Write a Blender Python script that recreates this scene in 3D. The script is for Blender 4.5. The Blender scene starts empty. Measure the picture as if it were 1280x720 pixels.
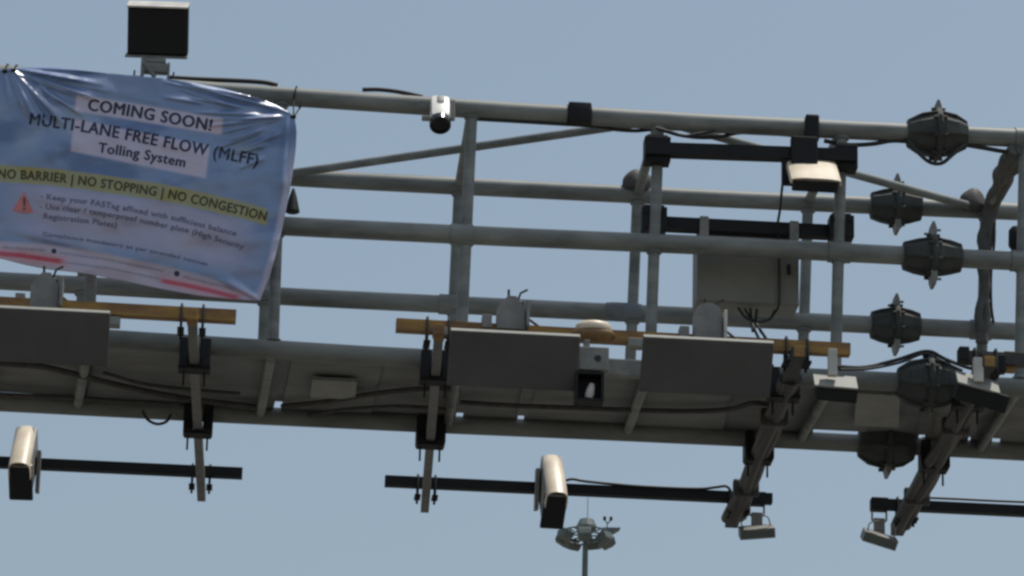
import bpy, bmesh, math, random
from mathutils import Vector, Matrix, noise

random.seed(7)
sc = bpy.context.scene
COL = sc.collection
R = math.radians

# ------------------------------------------------------------------ camera
PITCH, ROLL, YAW = 0.346878, 0.0261609, 0.0725885
FPX = 5001.8
CAM = Vector((-0.1983, -19.922, 1.6))
fw = Vector((math.sin(YAW) * math.cos(PITCH), math.cos(YAW) * math.cos(PITCH), math.sin(PITCH)))
r0 = Vector((math.cos(YAW), -math.sin(YAW), 0))
u0 = r0.cross(fw)
cr = r0 * math.cos(ROLL) + u0 * math.sin(ROLL)
cu = -r0 * math.sin(ROLL) + u0 * math.cos(ROLL)
cd = bpy.data.cameras.new('camera')
cam = bpy.data.objects.new('camera', cd)
COL.objects.link(cam)
cam.matrix_world = Matrix(((cr.x, cu.x, -fw.x, CAM.x), (cr.y, cu.y, -fw.y, CAM.y), (cr.z, cu.z, -fw.z, CAM.z), (0, 0, 0, 1)))
cd.sensor_width = 36
cd.lens = FPX / 1280 * 36
cd.clip_start = 0.5
cd.clip_end = 5000
sc.camera = cam

# ------------------------------------------------------------------ world, sun, exposure
SUN_EL, SUN_AZ = R(75), R(80)          # azimuth measured from +Y towards +X: the sun stands high, to the right
w = bpy.data.worlds.new('World'); sc.world = w; w.use_nodes = True
nt = w.node_tree; nt.nodes.clear()
sky = nt.nodes.new('ShaderNodeTexSky'); sky.sky_type = 'NISHITA'; sky.sun_disc = False
sky.sun_elevation = SUN_EL; sky.sun_rotation = SUN_AZ
sky.air_density = 1.5; sky.dust_density = 3.0; sky.ozone_density = 3.0; sky.altitude = 200
hs = nt.nodes.new('ShaderNodeHueSaturation'); hs.inputs['Saturation'].default_value = 0.76; hs.inputs['Hue'].default_value = 0.49
bg = nt.nodes.new('ShaderNodeBackground'); bg.inputs[1].default_value = 0.1
out = nt.nodes.new('ShaderNodeOutputWorld')
nt.links.new(sky.outputs[0], hs.inputs['Color']); nt.links.new(hs.outputs[0], bg.inputs[0]); nt.links.new(bg.outputs[0], out.inputs[0])
ld = bpy.data.lights.new('sun', 'SUN'); ld.energy = 3.1; ld.angle = R(0.6); ld.color = (1, 0.95, 0.86)
sun = bpy.data.objects.new('sun', ld); COL.objects.link(sun)
sdir = Vector((math.sin(SUN_AZ) * math.cos(SUN_EL), math.cos(SUN_AZ) * math.cos(SUN_EL), math.sin(SUN_EL)))
sun.rotation_euler = sdir.to_track_quat('Z', 'Y').to_euler()
sun.location = (0, 0, 60)
sc.view_settings.view_transform = 'Standard'
sc.view_settings.look = 'None'
sc.view_settings.exposure = 0.0
sc.view_settings.gamma = 1.0
sc.cycles.pixel_filter_type = 'BLACKMAN_HARRIS'
sc.cycles.filter_width = 2.7
sc.cycles.use_denoising = True

# ------------------------------------------------------------------ helpers
def ray(px, py):
    return (fw + cr * ((px - 640) / FPX) + cu * ((360 - py) / FPX))
def at(px, py, Y):
    d = ray(px, py); return CAM + d * ((Y - CAM.y) / d.y)
def atz(px, py, Z):
    d = ray(px, py); return CAM + d * ((Z - CAM.z) / d.z)
PXM = 1 / 235.0                          # metres per photo pixel at the front truss

def wloc(o):
    v = Vector((0, 0, 0))
    while o is not None:
        v += o.location; o = o.parent
    return v

def tag(o, label=None, cat=None, group=None, kind=None):
    if label: o['label'] = label
    if cat: o['category'] = cat
    if group: o['group'] = group
    if kind: o['kind'] = kind
    return o

def thing(name, loc, label, cat, group=None):
    o = bpy.data.objects.new(name, None); COL.objects.link(o)
    o.empty_display_size = 0.1
    o.location = loc
    return tag(o, label, cat, group)

class MB:
    """collects shapes in world space; build() links them as ONE mesh object"""
    def __init__(s): s.bm = bmesh.new()
    def box(s, c, size, M=None, bev=0.0, taper=1.0):
        bm = s.bm; M = M or Matrix.Identity(4)
        hx, hy, hz = size[0] / 2, size[1] / 2, size[2] / 2
        t = bmesh.new()
        bmesh.ops.create_cube(t, size=1)
        for v in t.verts:
            k = taper if v.co.z < 0 else 1
            v.co = Vector((v.co.x * 2 * hx * k, v.co.y * 2 * hy * k, v.co.z * 2 * hz))
        if bev > 0: bmesh.ops.bevel(t, geom=t.edges[:], offset=bev, segments=2, affect='EDGES', profile=0.6)
        s._merge(t, M @ Matrix.Translation(Vector(c)))
        return s
    def _merge(s, t, M):
        t.transform(M)
        me = bpy.data.meshes.new('tmp'); t.to_mesh(me); t.free()
        s.bm.from_mesh(me); bpy.data.meshes.remove(me)
    def lathe(s, prof, M, n=20, cap=True, sy=1.0):
        """profile of (radius, height) turned about local Z"""
        bm = s.bm; rings = []
        for r, h in prof:
            rings.append([bm.verts.new(M @ Vector((r * math.cos(2 * math.pi * (k + .5) / n), sy * r * math.sin(2 * math.pi * (k + .5) / n), h))) for k in range(n)])
        for a, b in zip(rings, rings[1:]):
            for k in range(n):
                bm.faces.new((a[k], a[(k + 1) % n], b[(k + 1) % n], b[k]))
        if cap:
            bm.faces.new(rings[0][::-1]); bm.faces.new(rings[-1])
        return s
    def tube(s, pts, r, n=12, square=False, sx=1.0):
        """swept section along a polyline"""
        pts = [Vector(p) for p in pts]
        rr = r if isinstance(r, (list, tuple)) else [r] * len(pts)
        bm = s.bm; rings = []; up = None
        if square: n = 4
        for i, p in enumerate(pts):
            d = (pts[min(i + 1, len(pts) - 1)] - pts[max(i - 1, 0)]).normalized()
            ref = Vector((0, 0, 1)) if abs(d.z) < 0.9 else Vector((0, 1, 0))
            a = d.cross(ref).normalized() if up is None else (up - d * up.dot(d)).normalized()
            up = a; b = d.cross(a)
            ring = []
            for k in range(n):
                t = 2 * math.pi * (k + .5) / n; q = rr[i] * (1.4142 if square else 1)
                ring.append(bm.verts.new(p + a * math.cos(t) * q * sx + b * math.sin(t) * q))
            rings.append(ring)
        for A, B in zip(rings, rings[1:]):
            for k in range(n):
                bm.faces.new((A[k], A[(k + 1) % n], B[(k + 1) % n], B[k]))
        bm.faces.new(rings[0][::-1]); bm.faces.new(rings[-1])
        return s
    def prism(s, poly, th, M):
        """polygon in local XZ given thickness along local Y"""
        bm = s.bm
        A = [bm.verts.new(M @ Vector((x, -th / 2, z))) for x, z in poly]
        B = [bm.verts.new(M @ Vector((x, th / 2, z))) for x, z in poly]
        bm.faces.new(A); bm.faces.new(B[::-1])
        for k in range(len(poly)):
            j = (k + 1) % len(poly); bm.faces.new((A[j], A[k], B[k], B[j]))
        return s
    def build(s, name, mat, parent=None, smooth=None, label=None):
        bm = s.bm
        bmesh.ops.recalc_face_normals(bm, faces=bm.faces[:])
        if parent is not None: org = wloc(parent)
        else:
            xs = [v.co for v in bm.verts]
            org = Vector((sum(v.x for v in xs) / len(xs), sum(v.y for v in xs) / len(xs), min(v.z for v in xs)))
        for v in bm.verts: v.co -= org
        me = bpy.data.meshes.new(name); bm.to_mesh(me); bm.free()
        me.materials.append(mat)
        o = bpy.data.objects.new(name, me); COL.objects.link(o)
        if parent is not None: o.parent = parent
        else: o.location = org
        if smooth is not None:
            me.polygons.foreach_set('use_smooth', [True] * len(me.polygons))
            me.set_sharp_from_angle(angle=R(smooth))
        if label: o['label'] = label
        return o

def frame(o, pitch=0, yaw=0, roll=0):
    """local x right, y away from the viewer, z up; pitch > 0 tips the front face downwards"""
    return Matrix.Translation(Vector(o)) @ Matrix.Rotation(R(yaw), 4, 'Z') @ Matrix.Rotation(R(pitch), 4, 'X') @ Matrix.Rotation(R(roll), 4, 'Y')

# ------------------------------------------------------------------ materials
def mat(name, c1, c2=None, rough=0.5, metal=0.0, scale=6.0, stretch=(1, 1, 1), bump=0.0, c3=None, spec=0.5):
    m = bpy.data.materials.new(name); m.use_nodes = True
    n = m.node_tree; b = n.nodes['Principled BSDF']; L = n.links
    b.inputs['Metallic'].default_value = metal
    b.inputs['Specular IOR Level'].default_value = spec
    c2 = c2 or tuple(x * 0.8 for x in c1)
    tc = n.nodes.new('ShaderNodeTexCoord'); mp = n.nodes.new('ShaderNodeMapping'); mp.inputs['Scale'].default_value = stretch
    L.new(tc.outputs['Object'], mp.inputs[0])
    no = n.nodes.new('ShaderNodeTexNoise'); no.inputs['Scale'].default_value = scale; no.inputs['Detail'].default_value = 6; no.inputs['Roughness'].default_value = 0.65
    L.new(mp.outputs[0], no.inputs['Vector'])
    rp = n.nodes.new('ShaderNodeValToRGB'); e = rp.color_ramp.elements
    e[0].position = 0.32; e[0].color = (*c2, 1); e[1].position = 0.62; e[1].color = (*c1, 1)
    if c3:
        q = e.new(0.76); q.color = (*c3, 1)
    L.new(no.outputs['Fac'], rp.inputs[0]); L.new(rp.outputs[0], b.inputs['Base Color'])
    mr = n.nodes.new('ShaderNodeMapRange'); mr.inputs['To Min'].default_value = max(0, rough - .12); mr.inputs['To Max'].default_value = min(1, rough + .12)
    L.new(no.outputs['Fac'], mr.inputs[0]); L.new(mr.outputs[0], b.inputs['Roughness'])
    if bump:
        bp = n.nodes.new('ShaderNodeBump'); bp.inputs['Strength'].default_value = bump; bp.inputs['Distance'].default_value = 0.01
        L.new(no.outputs['Fac'], bp.inputs['Height']); L.new(bp.outputs[0], b.inputs['Normal'])
    return m

STEEL = mat('weathered_grey_paint', (.225, .24, .228), (.105, .115, .108), rough=.55, scale=4.5, stretch=(.5, 2, 2), c3=(.31, .30, .27), bump=.2)
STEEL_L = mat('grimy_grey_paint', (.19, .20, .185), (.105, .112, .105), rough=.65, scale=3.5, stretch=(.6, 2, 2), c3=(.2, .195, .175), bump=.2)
STEEL_D = mat('dull_galvanised_steel', (.065, .07, .066), (.035, .038, .036), rough=.7, scale=9, bump=.3, spec=.3)
DECK = mat('dirty_deck_plate', (.20, .204, .198), (.125, .128, .125), rough=.7, scale=2.2, stretch=(1, 3, 1), bump=.2, c3=(.25, .25, .24))
PLATE = mat('pale_patch_plate', (.26, .265, .24), (.19, .195, .18), rough=.6, scale=7)
BLACK = mat('black_coated_steel', (.014, .0145, .016), (.008, .0085, .0095), rough=.6, scale=12, spec=.25)
BUNDLE = mat('dusty_cable_wrap', (.10, .10, .095), (.055, .055, .052), rough=.8, scale=12, bump=.4)
DUSTY = mat('dusty_cable_jacket', (.075, .073, .068), (.035, .034, .032), rough=.8, scale=14)
RUBBER = mat('black_cable_jacket', (.022, .022, .021), (.012, .012, .012), rough=.6, scale=20)
DARKARM = mat('dark_galvanised_arm', (.05, .049, .047), (.025, .025, .024), rough=.6, scale=14, bump=.4)
ARM = mat('grey_galvanised_arm', (.17, .17, .16), (.09, .09, .085), rough=.5, scale=14, bump=.2)
YELLOW = mat('ochre_yellow_paint', (.37, .21, .040), (.13, .055, .028), rough=.55, scale=5.5, stretch=(.5, 2, 2), c3=(.22, .09, .035), bump=.25)
RUSTY = mat('brown_ochre_paint', (.26, .16, .06), (.14, .07, .03), rough=.6, scale=12)
PANEL = mat('dark_grey_antenna_cover', (.082, .083, .081), (.060, .061, .060), rough=.6, scale=3.2, stretch=(1, 1, .6), c3=(.105, .104, .098), bump=.08)
EDGE = mat('pale_aluminium_edge', (.62, .58, .52), (.42, .40, .37), rough=.45, scale=10)
HOUSE = mat('grey_cast_housing', (.24, .235, .22), (.15, .15, .14), rough=.55, scale=12, bump=.2)
CREAM = mat('cream_camera_shell', (.72, .62, .47), (.56, .47, .35), rough=.42, scale=5, c3=(.75, .67, .54))
WHITE = mat('white_camera_shell', (.78, .77, .72), (.62, .61, .56), rough=.4, scale=6)
GLASS = mat('black_camera_glass', (.010, .011, .013), (.007, .008, .010), rough=.18, scale=3)
CAB = mat('beige_grey_cabinet_paint', (.20, .195, .165), (.15, .148, .13), rough=.55, scale=3, bump=.05)
ROPE = mat('pale_rope', (.45, .43, .38), rough=.8, scale=30)
TEXT = mat('navy_print', (.020, .028, .075), (.03, .035, .08), rough=.5, scale=20)
TEXT2 = mat('faded_slate_print', (.14, .13, .22), (.19, .18, .28), rough=.5, scale=20)
OLIVE = mat('dark_olive_print', (.055, .050, .010), (.08, .07, .02), rough=.5, scale=20)
RED = mat('red_print', (.50, .035, .06), (.36, .03, .05), rough=.5, scale=9)
PINK = mat('salmon_print', (.62, .22, .22), (.5, .16, .18), rough=.5, scale=30)
MASTM = mat('grey_green_mast_paint', (.12, .15, .145), (.07, .09, .09), rough=.6, scale=2)

# ------------------------------------------------------------------ ground (out of view, lights the undersides)
def sheet(name, x0, x1, y0, y1, z, m, kind='structure'):
    bm = bmesh.new()
    vs = [bm.verts.new(p) for p in ((x0, y0, z), (x1, y0, z), (x1, y1, z), (x0, y1, z))]
    bm.faces.new(vs); me = bpy.data.meshes.new(name); bm.to_mesh(me); bm.free(); me.materials.append(m)
    o = bpy.data.objects.new(name, me); COL.objects.link(o); o['kind'] = kind; return o
SOIL = mat('dry_soil', (.24, .22, .18), (.17, .155, .12), rough=.95, scale=.4)
ASPH = mat('asphalt', (.075, .073, .07), (.05, .05, .048), rough=.9, scale=3, bump=.2)
LINE = mat('road_paint', (.75, .74, .70), (.55, .54, .5), rough=.7, scale=6)
sheet('ground', -1500, 1500, -1500, 1500, 0, SOIL)
sheet('road', -7.2, 9.2, -1500, 1500, .004, ASPH)
mb = MB()
for x in (-3.1, 1.0, 5.1):
    for k in range(-14, 20):
        mb.box((x, k * 9, .008), (.14, 3, .004))
for x in (-6.9, 8.9): mb.box((x, 0, .008), (.14, 400, .004))
o = mb.build('lane_marking', LINE); o['kind'] = 'structure'

# ------------------------------------------------------------------ gantry truss
D = 1.1146
TR = .051
def chordpt(table, px, Y):
    t = table
    if px <= t[0][0]: a, b = t[0], t[1]
    elif px >= t[-1][0]: a, b = t[-2], t[-1]
    else:
        for a, b in zip(t, t[1:]):
            if a[0] <= px <= b[0]: break
    k = (px - a[0]) / (b[0] - a[0])
    return at(px, a[1] + (b[1] - a[1]) * k, Y)
# centre lines of the six chords, read off the photograph
T = {'F1': [(-250, 72), (0, 93), (220, 111), (345, 120), (640, 139.5), (900, 155), (1060, 162.5), (1280, 173)],
     'F2': [(-250, 249), (0, 264), (400, 285), (640, 296.5), (900, 307.5), (1060, 316), (1280, 327)],
     'F3': [(-250, 402), (0, 416), (150, 425), (300, 434.5), (450, 444), (780, 461), (1100, 476.5), (1280, 485)],
     'R1': [(-250, 187), (0, 201), (420, 225), (640, 236), (900, 248.5), (1280, 265)],
     'R2': [(-250, 337), (0, 351), (400, 373), (640, 384.5), (900, 397), (1280, 415)],
     'R3': [(-250, 489), (0, 503), (300, 518.5), (540, 530), (760, 539.5), (1000, 550.5), (1280, 565)]}
YP = {'F': 0.0, 'R': D}
gantry = thing('toll_gantry', (0, 0.55, 0), 'grey tubular steel box truss gantry spanning the road with banner and cameras on it', 'gantry')
POSTX = {'F': {-1: (118, 112), 0: (352, 341), 1: (590, 575.5), 2: (823.5, 812), 3: (1052, 1044), 4: (1281, 1274.5)},
         'R': {-1: (109, 97), 0: (338, 325), 1: (574, 560), 2: (797, 784), 3: (1010, 1000), 4: (1232, 1224)}}
chordY = {}
for key, tab in T.items():
    Y = YP[key[0]]
    pts = [chordpt(tab, px, Y) for px in [t[0] for t in tab]]
    # run on straight beyond the frame to the end columns
    dl = (pts[1] - pts[0]).normalized(); dr = (pts[-1] - pts[-2]).normalized(); dl.y = dr.y = 0
    z0 = pts[0] + dl * ((-7.6 - pts[0].x)); z1 = pts[-1] + dr * (9.6 - pts[-1].x)
    z0.z = pts[0].z * .3 + .7 * z0.z
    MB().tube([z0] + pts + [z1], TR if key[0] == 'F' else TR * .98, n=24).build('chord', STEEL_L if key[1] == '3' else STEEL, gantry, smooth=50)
def T_at(key, px): return chordpt(T[key], px, YP[key[0]])
for s in 'FR':
    for i, (xt, xb) in POSTX[s].items():
        a = T_at(s + '1', xt); b = T_at(s + '3', xb)
        MB().tube([a, b], .031, n=16).build('post', STEEL, gantry, smooth=50)
for x in list(range(-7, -1)) + [5, 6, 7, 8, 9]:           # the same posts beyond the frame
    for s in 'FR':
        zt = T_at(s + '1', 640).z; zb = T_at(s + '3', 640).z
        MB().tube([(x, YP[s], zt), (x, YP[s], zb)], .031, n=10).build('post', STEEL, gantry, smooth=50)
for i in (-1, 0, 1, 2, 3, 4):
    MB().tube([T_at('F1', POSTX['F'][i][0]), T_at('R1', POSTX['R'][i][0])], .027, n=14).build('cross_member', STEEL, gantry, smooth=50)
    MB().tube([T_at('F3', POSTX['F'][i][1]), T_at('R3', POSTX['R'][i][1])], .026, n=14).build('cross_member', STEEL, gantry, smooth=50)
for key in ('F1', 'F2', 'F3', 'R1', 'R2', 'R3'):               # weld beads and small gusset plates at the nodes
    for i, (xt, xb) in POSTX[key[0]].items():
        c = T_at(key, xt + (xb - xt) * (int(key[1]) - 1) / 2)
        m_ = MB()
        for sz in ((-1,) if key[1] != '3' else (1,)):
            m_.lathe([(.040, -.007), (.043, 0), (.036, .008)], Matrix.Translation(c + Vector((0, 0, sz * .052))), n=14)
        m_.build('weld_collar', STEEL, gantry, smooth=60)
# plan bracing between the top chords
for a, b in ((('R1', 338), ('F1', 823)), (('F1', 823), ('R1', 1232)), (('R1', 338), ('F1', -120))):
    MB().tube([T_at(*a), T_at(*b)], .024, n=14).build('brace', STEEL, gantry, smooth=50)
# end columns
for x in (-7.6, 9.6):
    for Y in (0, D):
        z = T_at('F1', 640).z + .25
        MB().tube([(x, Y, 0), (x, Y, z)], .11, n=20).box((x, Y, .02), (.5, .5, .04)).build('column', STEEL, gantry, smooth=50)
# deck of plates under the walkway, with short gaps along the rear chord
notch = [(338, 354), (566, 581), (643, 657), (1012, 1078), (1144, 1158), (1206, 1215), (1236, 1252)]
edges = [-250, -10, 110] + [e for n_ in notch[:1] for e in n_] + [460] + [e for n_ in notch[1:3] for e in n_] + [790, 900] + [e for n_ in notch[3:] for e in n_] + [1400]
isn = lambda a, b: any(abs(a - n0) < 1 and abs(b - n1) < 1 for n0, n1 in notch)
for a, b in zip(edges, edges[1:]):
    pa, pb = T_at('R3', a), T_at('R3', b)
    fa, fb = T_at('F3', a + 18), T_at('F3', b + 18)
    yr = D - .125 if isn(a, b) else D - .02
    y0 = .03
    z = .012
    bm = MB()
    P = []
    for (p, q, xo) in ((fa, pa, -.014 if not isn(a, b) else 0), (fb, pb, .014 if not isn(a, b) else 0)):
        zz = (p.z + q.z) / 2 + z + .02 + (edges.index(a) % 2) * .012
        P.append((Vector((p.x + xo, y0, zz)), Vector((q.x + xo, yr, zz))))
    v = []
    for dz in (0, .008):
        for (f_, r_) in P:
            v.append(bm.bm.verts.new(f_ + Vector((0, 0, dz)))); v.append(bm.bm.verts.new(r_ + Vector((0, 0, dz))))
    f = [(0, 1, 3, 2), (4, 6, 7, 5), (0, 2, 6, 4), (1, 5, 7, 3), (0, 4, 5, 1), (2, 3, 7, 6)]
    for q in f: bm.bm.faces.new([v[k] for k in q])
    bm.build('deck_plate', DECK, gantry)
ZD = T_at('F3', 640).z + .03                                # underside of the deck, roughly
# stringers under the deck
# pale plates fixed under the deck
def under_plate(x0, y0, x1, y1):
    z = ZD - .035
    c = [atz(x0, y0, z), atz(x1, y0 + (x1 - x0) * .05, z), atz(x1 - 2, y1 + (x1 - x0) * .05, z), atz(x0 - 2, y1, z)]
    m_ = MB(); vs = [m_.bm.verts.new(p) for p in c] + [m_.bm.verts.new(p + Vector((0, 0, .02))) for p in c]
    for q in ((0, 1, 2, 3), (7, 6, 5, 4), (0, 4, 5, 1), (1, 5, 6, 2), (2, 6, 7, 3), (3, 7, 4, 0)): m_.bm.faces.new([vs[k] for k in q])
    m_.build('cover_plate', PLATE, gantry, label='pale rectangular cover plate under the deck')
under_plate(390, 475, 446, 497)
under_plate(1070, 492, 1125, 532)
# flanged joints of the chords
def flange(key, px, tab_up=.175, tab_dn=.175, s=1.0, rs=.97):
    c = T_at(key, px)
    a, b = T_at(key, px - 60), T_at(key, px + 60)
    ax = (b - a).normalized()
    M = Matrix.Translation(c) @ ax.to_track_quat('Z', 'Y').to_matrix().to_4x4()
    m_ = MB()
    m_.lathe([(.072, -.158 * s), (.082, -.15 * s), (.096 * rs, -.10 * s), (.114 * rs, -.03 * s), (.114 * rs, .03 * s), (.096 * rs, .10 * s), (.082, .15 * s), (.072, .158 * s)], M, n=10)
    for k in range(6):                                       # stiffener ribs standing proud of the sleeve
        Q = M @ Matrix.Rotation(2 * math.pi * (k + .3) / 6, 4, 'Z') @ Matrix.Rotation(R(90), 4, 'Y')
        m_.prism([(-.156 * s, .06), (.156 * s, .06), (.152 * s, .086), (.09 * s, .110 * rs), (.02, .124 * rs), (-.02, .124 * rs), (-.09 * s, .110 * rs), (-.152 * s, .086)], .008, Q)
    m_.lathe([(.126 * rs, -.016), (.128 * rs, -.012), (.128 * rs, .012), (.126 * rs, .016)], M, n=24)
    jt = m_.build('flange_joint', STEEL_D, gantry)
    t = MB(); F = frame(c + Vector((0, -.02, 0)))
    t.prism([(-.016, -tab_dn * .8), (-.007, -tab_dn), (.009, -tab_dn), (.016, -tab_dn * .8), (.016, tab_up * .8), (.005, tab_up), (-.007, tab_up), (-.016, tab_up * .8)], .10, F)
    for z, sx in ((tab_up - .035, 1), (-tab_dn + .04, 1), (tab_up - .06, -1)):
        t.tube([F @ Vector((0, 0, z)), F @ Vector((.045 * sx, 0, z + .004))], .007, n=8)
    t.build('joint_tab', HOUSE, jt)
    fp = MB()
    fp.lathe([(.135 * rs, -.006), (.138 * rs, -.004), (.138 * rs, .004), (.135 * rs, .006)], M, n=8)
    for k in range(8):
        Q = M @ Matrix.Rotation(2 * math.pi * (k + .5) / 8, 4, 'Z') @ Matrix.Translation((.118 * rs, 0, 0))
        fp.lathe([(.011, -.036), (.011, .036)], Q, n=6)
    fp.build('bolted_ring', STEEL_D, jt)
flange('F1', 1171, .175, .12, 1.03, 1.14)
flange('R1', 1120, .175, .165, .92)
flange('F2', 1165, .18, .175)
flange('R2', 1119, .17, .17, .88)
flange('F3', 1160, .15, .10, 1.05, 1.22)
flange('R3', 1108, .10, .19, 1.0, 1.2)
# round clamps where the truss members meet
for key, px in (('F1', 1282), ('F2', 1277), ('R2', 1226), ('F2', 1049), ('F2', 577), ('R2', 562)):
    c = T_at(key, px)
    MB().tube([c + Vector((-.06, 0, 0)), c + Vector((.06, 0, 0))], .058, n=20).build('node_sleeve', STEEL, gantry, smooth=50)

# ------------------------------------------------------------------ outrigger frames carrying the sensors
Z3 = T_at('F3', 640).z
ZA = Z3 - .051 - .034
def outrigger(label, arms, front, rear, beam=None, group='outrigger frames under the gantry'):
    a0 = atz(*arms[0][0], ZA)
    root = thing('outrigger_frame', (a0.x, .4, ZA - .1), label, 'sensor frame', group)
    for (p0, p1, thick) in arms:
        a = atz(*p0, ZA); b = atz(*p1, ZA)
        d = (b - a).normalized()
        m_ = MB(); L = (b - a).length
        Mx = Matrix.Translation((a + b) / 2) @ Vector((d.x, d.y, 0)).to_track_quat('Y', 'Z').to_matrix().to_4x4()
        m_.box((0, 0, 0), (.075 if thick else .048, L, .06 if thick else .05), Mx, bev=.004)
        m_.build('arm', DARKARM if thick else ARM, root)
        m_ = MB(); m_.box((0, -L / 2 + .055, .002), (.054, .12, .056), Mx, bev=.003)
        m_.build('arm_end', YELLOW, root, label='ochre painted front end of the arm')
        # clamps to the two bottom chords
        for Y, w_ in ((0, .17), (D, .15)):
            k = (Y - a.y) / (b.y - a.y); c = a + (b - a) * k
            q = MB()
            for sx in (-1, 1):
                q.box((c.x + sx * (.024 + .03), Y, ZA + .04), (.055, .13, .16), None, bev=.012)
                q.tube([(c.x + sx * .054, Y + .03, ZA - .12), (c.x + sx * .054, Y + .03, ZA + .16)], .006, n=8)
            q.box((c.x, Y, ZA - .038), (w_, .10, .022), None, bev=.004)
            q.build('clamp', BLACK, root)
        if thick:                                            # cables lashed to the arm
            q = MB()
            for j in range(3):
                pts = []
                for i in range(26):
                    t = .13 + .82 * i / 25; p = a + (b - a) * t
                    w1 = noise.noise(Vector((i * .17, j * 3.1, a.x))) * .030
                    pts.append(p + Vector(((-.030, .030, .0)[j] + w1, 0, (-.012, -.010, -.026)[j] + w1 * .4)))
                q.tube(pts, .031, n=12)
            for i in range(2):
                t = .34 + i * .42; p = a + (b - a) * t
                q.box((0, 0, 0), (.15, .05, .10), Matrix.Translation(p + Vector((0, 0, -.012))), bev=.016)
            q.build('cable_bundle', DARKARM, root, smooth=60)
    zf = ZA + .025 + .034
    a = atz(*front[0], zf); b = atz(*front[1], zf); ym = (a.y + b.y) / 2
    MB().tube([(a.x, a.y, zf), (b.x, b.y, zf)], .031, square=True).build('front_beam', beam or YELLOW, root)
    def ubolt(c, wd, zt, zb, ang):
        dx = Vector((math.cos(ang), math.sin(ang), 0)) * wd
        m_ = MB(); m_.tube([Vector((c.x, c.y, zb)) - dx, Vector((c.x, c.y, zt - .02)) - dx, Vector((c.x, c.y, zt)) - dx * .6, Vector((c.x, c.y, zt)) + dx * .6, Vector((c.x, c.y, zt - .02)) + dx, Vector((c.x, c.y, zb)) + dx], .0075, n=8)
        m_.box((c.x, c.y, zb + .028), (wd * 2.6 if not ang else .035, .035 if not ang else wd * 2.6, .012))
        m_.build('u_bolt', BLACK, root, smooth=60)
    for (p0, p1, thick) in arms:
        c = atz(*p0, ZA)
        for sx in (-.055, .055):
            yb_ = a.y + (b.y - a.y) * (c.x - a.x) / (b.x - a.x)
            ubolt(Vector((c.x + sx, yb_, 0)), .042, zf + .045, zf - .12, math.pi / 2)
    zr = ZA
    ra = atz(*rear[0], zr + .055); rb = atz(*rear[1], zr + .055)
    MB().tube([ra, rb], .029, square=True).build('rear_bar', BLACK, root)
    for (p0, p1, thick) in arms:
        A = atz(*p0, ZA); B = atz(*p1, ZA)
        k = (ra.y - A.y) / (B.y - A.y); c = A + (B - A) * k
        for sx in (-.05, .05):
            ubolt(Vector((c.x + sx, c.y, 0)), .036, ZA + .095, ZA - .06, math.pi / 2)
    print('frame', round(a.y, 2), round(b.y, 2), 'rear', round(ra.y, 2), round(rb.y, 2), [(round(atz(*p0, ZA).y, 2), round(atz(*p1, ZA).y, 2)) for p0, p1, t in arms])
    return root
outrigger('left outrigger frame with ochre front beam and black rear bar, its arm below the banner',
          [((240, 392), (252, 622), False), ((-232, 367), (-205, 598), False)], ((-330, 362), (295, 396.5)), ((-330, 563), (303, 592)))
outrigger('middle outrigger frame, long ochre beam and black rear bar carrying the cream hooded camera',
          [((549, 412), (531, 636), False), ((999, 440), (914, 654), True)], ((495, 407), (1062, 438)), ((481, 601.5), (965, 624)))
outrigger('right outrigger frame cut by the right edge of the photo, thick cable wrapped arm',
          [((1237, 452), (1121, 664), True), ((1700, 474), (1560, 690), True)], ((1203, 447), (1800, 478)), ((1088, 630), (1800, 664)), beam=DARKARM)
q_ = bpy.data.objects['outrigger_frame.002']
MB().box((0, 0, 0), (.062, .075, .10), frame(atz(1261, 453, ZA + .06)), bev=.004).build('beam_sleeve', YELLOW, q_, label='ochre sleeve on the dark right front beam')
YB = atz(640, 415, ZA + .06).y
print('YB', YB)

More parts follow.
